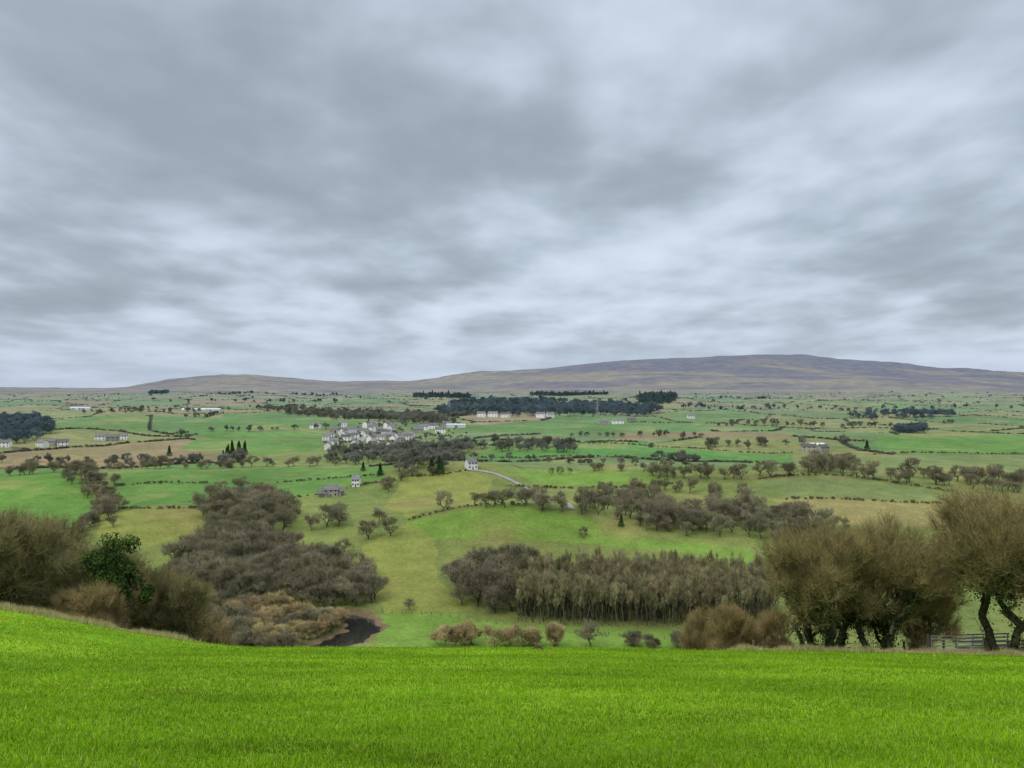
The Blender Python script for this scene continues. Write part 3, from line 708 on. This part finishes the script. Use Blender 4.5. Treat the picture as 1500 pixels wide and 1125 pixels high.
for s in (-1, 1):
    for f in (-.5, .55):
        bpy.ops.mesh.primitive_torus_add(major_radius=.34, minor_radius=.13, major_segments=20, minor_segments=8); w_ = bpy.context.object; w_.name = 'wheel'; w_.parent = e
        w_.location = (f, s * .75, .45); w_.rotation_euler = (math.pi / 2, 0, 0); w_.data.materials.append(glass)
# molehill
g = np.random.default_rng(3); a = np.linspace(0, 6.283, 14, endpoint=False); V = [(0, 0, .2)]
for k, (rr_, zz) in enumerate(((.12, .17), (.24, .08), (.34, -.03))):
    for q in a: j = g.uniform(.8, 1.2); V.append((math.cos(q) * rr_ * j, math.sin(q) * rr_ * j, zz * g.uniform(.8, 1.2)))
T3 = np.array([(0, 1 + k, 1 + (k + 1) % 14) for k in range(14)]); Q4 = np.array([(1 + r * 14 + k, 1 + (r + 1) * 14 + k, 1 + (r + 1) * 14 + (k + 1) % 14, 1 + r * 14 + (k + 1) % 14) for r in range(2) for k in range(14)])
obj('molehill', np_mesh('molehill', V, [T3, Q4], [0, 0], [mat('soil', (.05, .035, .025))]), (1.6, 54, float(H(1.6, 54)) + .05))
# pylons
def pylon(u, v, h=32):
    p = sv([(u, v)], 900)[0]; P0 = []; P1 = []
    def st(a, b_): P0.append(a); P1.append(b_)
    lv = [(0, 3.2), (.3, 2.0), (.55, 1.1), (.8, .7), (1, .15)]
    for (f0, w0), (f1, w1) in zip(lv[:-1], lv[1:]):
        cs_ = [(-1, -1), (1, -1), (1, 1), (-1, 1)]
        for k in range(4):
            a, b_ = cs_[k], cs_[(k + 1) % 4]
            st((a[0] * w0, a[1] * w0, f0 * h), (a[0] * w1, a[1] * w1, f1 * h)); st((a[0] * w0, a[1] * w0, f0 * h), (b_[0] * w1, b_[1] * w1, f1 * h)); st((b_[0] * w0, b_[1] * w0, f0 * h), (a[0] * w1, a[1] * w1, f1 * h))
    for f, w0 in ((.62, 6), (.75, 7.5), (.88, 5)):
        st((-w0, 0, f * h), (w0, 0, f * h)); st((-w0, 0, f * h), (0, 0, f * h + 2)); st((w0, 0, f * h), (0, 0, f * h + 2))
    n = len(P0); V, f_ = tubes(np.array(P0, float), np.array(P1, float), np.full(n, .12), np.full(n, .12), 4, np.random.default_rng(1))
    obj('electricity_pylon', np_mesh('electricity_pylon', V, [f_], [0], [galv]), (p[0], p[1], float(H(*p))), .5)
pylon(658, 606, 34); pylon(875, 612, 34)

# ------------------------------------------------------------------ sky
el, rot = math.radians(48), math.radians(215)
W = bpy.data.worlds.new('World'); sc.world = W; W.use_nodes = True
nt = W.node_tree; nt.nodes.clear(); N = nt.nodes; Lk = nt.links
out = N.new('ShaderNodeOutputWorld'); bg = N.new('ShaderNodeBackground'); bg.inputs['Strength'].default_value = .1; Lk.new(bg.outputs[0], out.inputs[0])
sky = N.new('ShaderNodeTexSky'); sky.sky_type = 'NISHITA'; sky.sun_disc = False; sky.sun_elevation = el; sky.sun_rotation = rot
tc = N.new('ShaderNodeTexCoord'); sx = N.new('ShaderNodeSeparateXYZ'); Lk.new(tc.outputs['Generated'], sx.inputs[0])
def M(op, a, b=None, c=None):
    m = N.new('ShaderNodeMath'); m.operation = op
    for i, v in enumerate((a, b, c)):
        if v is None: continue
        if isinstance(v, (int, float)): m.inputs[i].default_value = v
        else: Lk.new(v, m.inputs[i])
    return m.outputs[0]
zc = M('ADD', M('MAXIMUM', sx.outputs[2], 0), .14)
cb = N.new('ShaderNodeCombineXYZ'); Lk.new(M('DIVIDE', sx.outputs[0], zc), cb.inputs[0]); Lk.new(M('DIVIDE', sx.outputs[1], zc), cb.inputs[1]); cb.inputs[2].default_value = 3.7
def noise(sc_, det, ro, dist, off, sy=1.0):
    mp = N.new('ShaderNodeMapping'); mp.inputs['Location'].default_value = off; mp.inputs['Scale'].default_value = (1, sy, 1); Lk.new(cb.outputs[0], mp.inputs[0])
    n = N.new('ShaderNodeTexNoise'); n.inputs['Scale'].default_value = sc_; n.inputs['Detail'].default_value = det; n.inputs['Roughness'].default_value = ro; n.inputs['Distortion'].default_value = dist
    Lk.new(mp.outputs[0], n.inputs['Vector']); return n.outputs['Fac']
n1 = noise(2.3, 4, .46, .1, (3.1, 1.7, 0), .72); n2 = noise(.85, 1, .5, 0, (9.2, 5.6, 0), .8); n3 = noise(6.0, 2, .5, .2, (5, 2, 1), .65)
f = M('ADD', M('ADD', M('MULTIPLY', n1, .54), M('MULTIPLY', n2, .36)), M('MULTIPLY', n3, .10))
# the deck is a little thicker overhead and thinner towards the horizon
f = M('ADD', f, M('MULTIPLY', M('SUBTRACT', .2, sx.outputs[2]), .08))
cr = N.new('ShaderNodeValToRGB'); Lk.new(f, cr.inputs[0]); E = cr.color_ramp; E.interpolation = 'B_SPLINE'
def C10(r, g_, b_): return (*[float(q) for q in lin((r, g_, b_))], 1)
E.elements[0].position = .36; E.elements[0].color = C10(154, 166, 178)
E.elements[1].position = .66; E.elements[1].color = C10(220, 231, 248)
for p, c in ((.44, (166, 179, 191)), (.50, (182, 196, 210)), (.57, (201, 214, 230))):
    q = E.elements.new(p); q.color = C10(*c)
hm = N.new('ShaderNodeMix'); hm.data_type = 'RGBA'
mrn = N.new('ShaderNodeMapRange'); mrn.interpolation_type = 'SMOOTHSTEP'; mrn.inputs[1].default_value = 0; mrn.inputs[2].default_value = .09; mrn.inputs[3].default_value = .7; mrn.inputs[4].default_value = 0
Lk.new(sx.outputs[2], mrn.inputs[0]); Lk.new(mrn.outputs[0], hm.inputs[0]); Lk.new(cr.outputs[0], hm.inputs[6]); hm.inputs[7].default_value = C10(192, 207, 227)
# overcast zenith rise, boosted and warmed out of view to brighten the ground
zb = N.new('ShaderNodeMapRange'); zb.inputs[1].default_value = .42; zb.inputs[2].default_value = .9; zb.inputs[3].default_value = 0; zb.inputs[4].default_value = 1
Lk.new(sx.outputs[2], zb.inputs[0])
tm = N.new('ShaderNodeMix'); tm.data_type = 'RGBA'; Lk.new(zb.outputs[0], tm.inputs[0]); tm.inputs[6].default_value = (10, 10, 10, 1); tm.inputs[7].default_value = (45, 41, 36.5, 1)
vs = N.new('ShaderNodeVectorMath'); vs.operation = 'MULTIPLY'; Lk.new(hm.outputs[2], vs.inputs[0]); Lk.new(tm.outputs[2], vs.inputs[1])
mx = N.new('ShaderNodeMix'); mx.data_type = 'RGBA'; mx.inputs[0].default_value = .96; Lk.new(sky.outputs[0], mx.inputs[6]); Lk.new(vs.outputs[0], mx.inputs[7])
Lk.new(mx.outputs[2], bg.inputs[0])
sun = bpy.data.lights.new('sun', 'SUN'); sun.energy = 1.3; sun.angle = math.radians(14); sun.color = (1, .95, .88)
so = bpy.data.objects.new('sun', sun); sc.collection.objects.link(so)
dv = Vector((math.sin(rot) * math.cos(el), math.cos(rot) * math.cos(el), math.sin(el)))
so.rotation_euler = dv.to_track_quat('Z', 'Y').to_euler()

cam = bpy.data.cameras.new('camera'); cam.lens = 31.2; cam.sensor_width = 36; cam.shift_y = 12.5 / 1500; cam.clip_end = 40000; cam.clip_start = .1
co = bpy.data.objects.new('camera', cam); sc.collection.objects.link(co); co.location = (0, 0, 0); co.rotation_euler = (math.pi / 2, 0, 0)
sc.camera = co
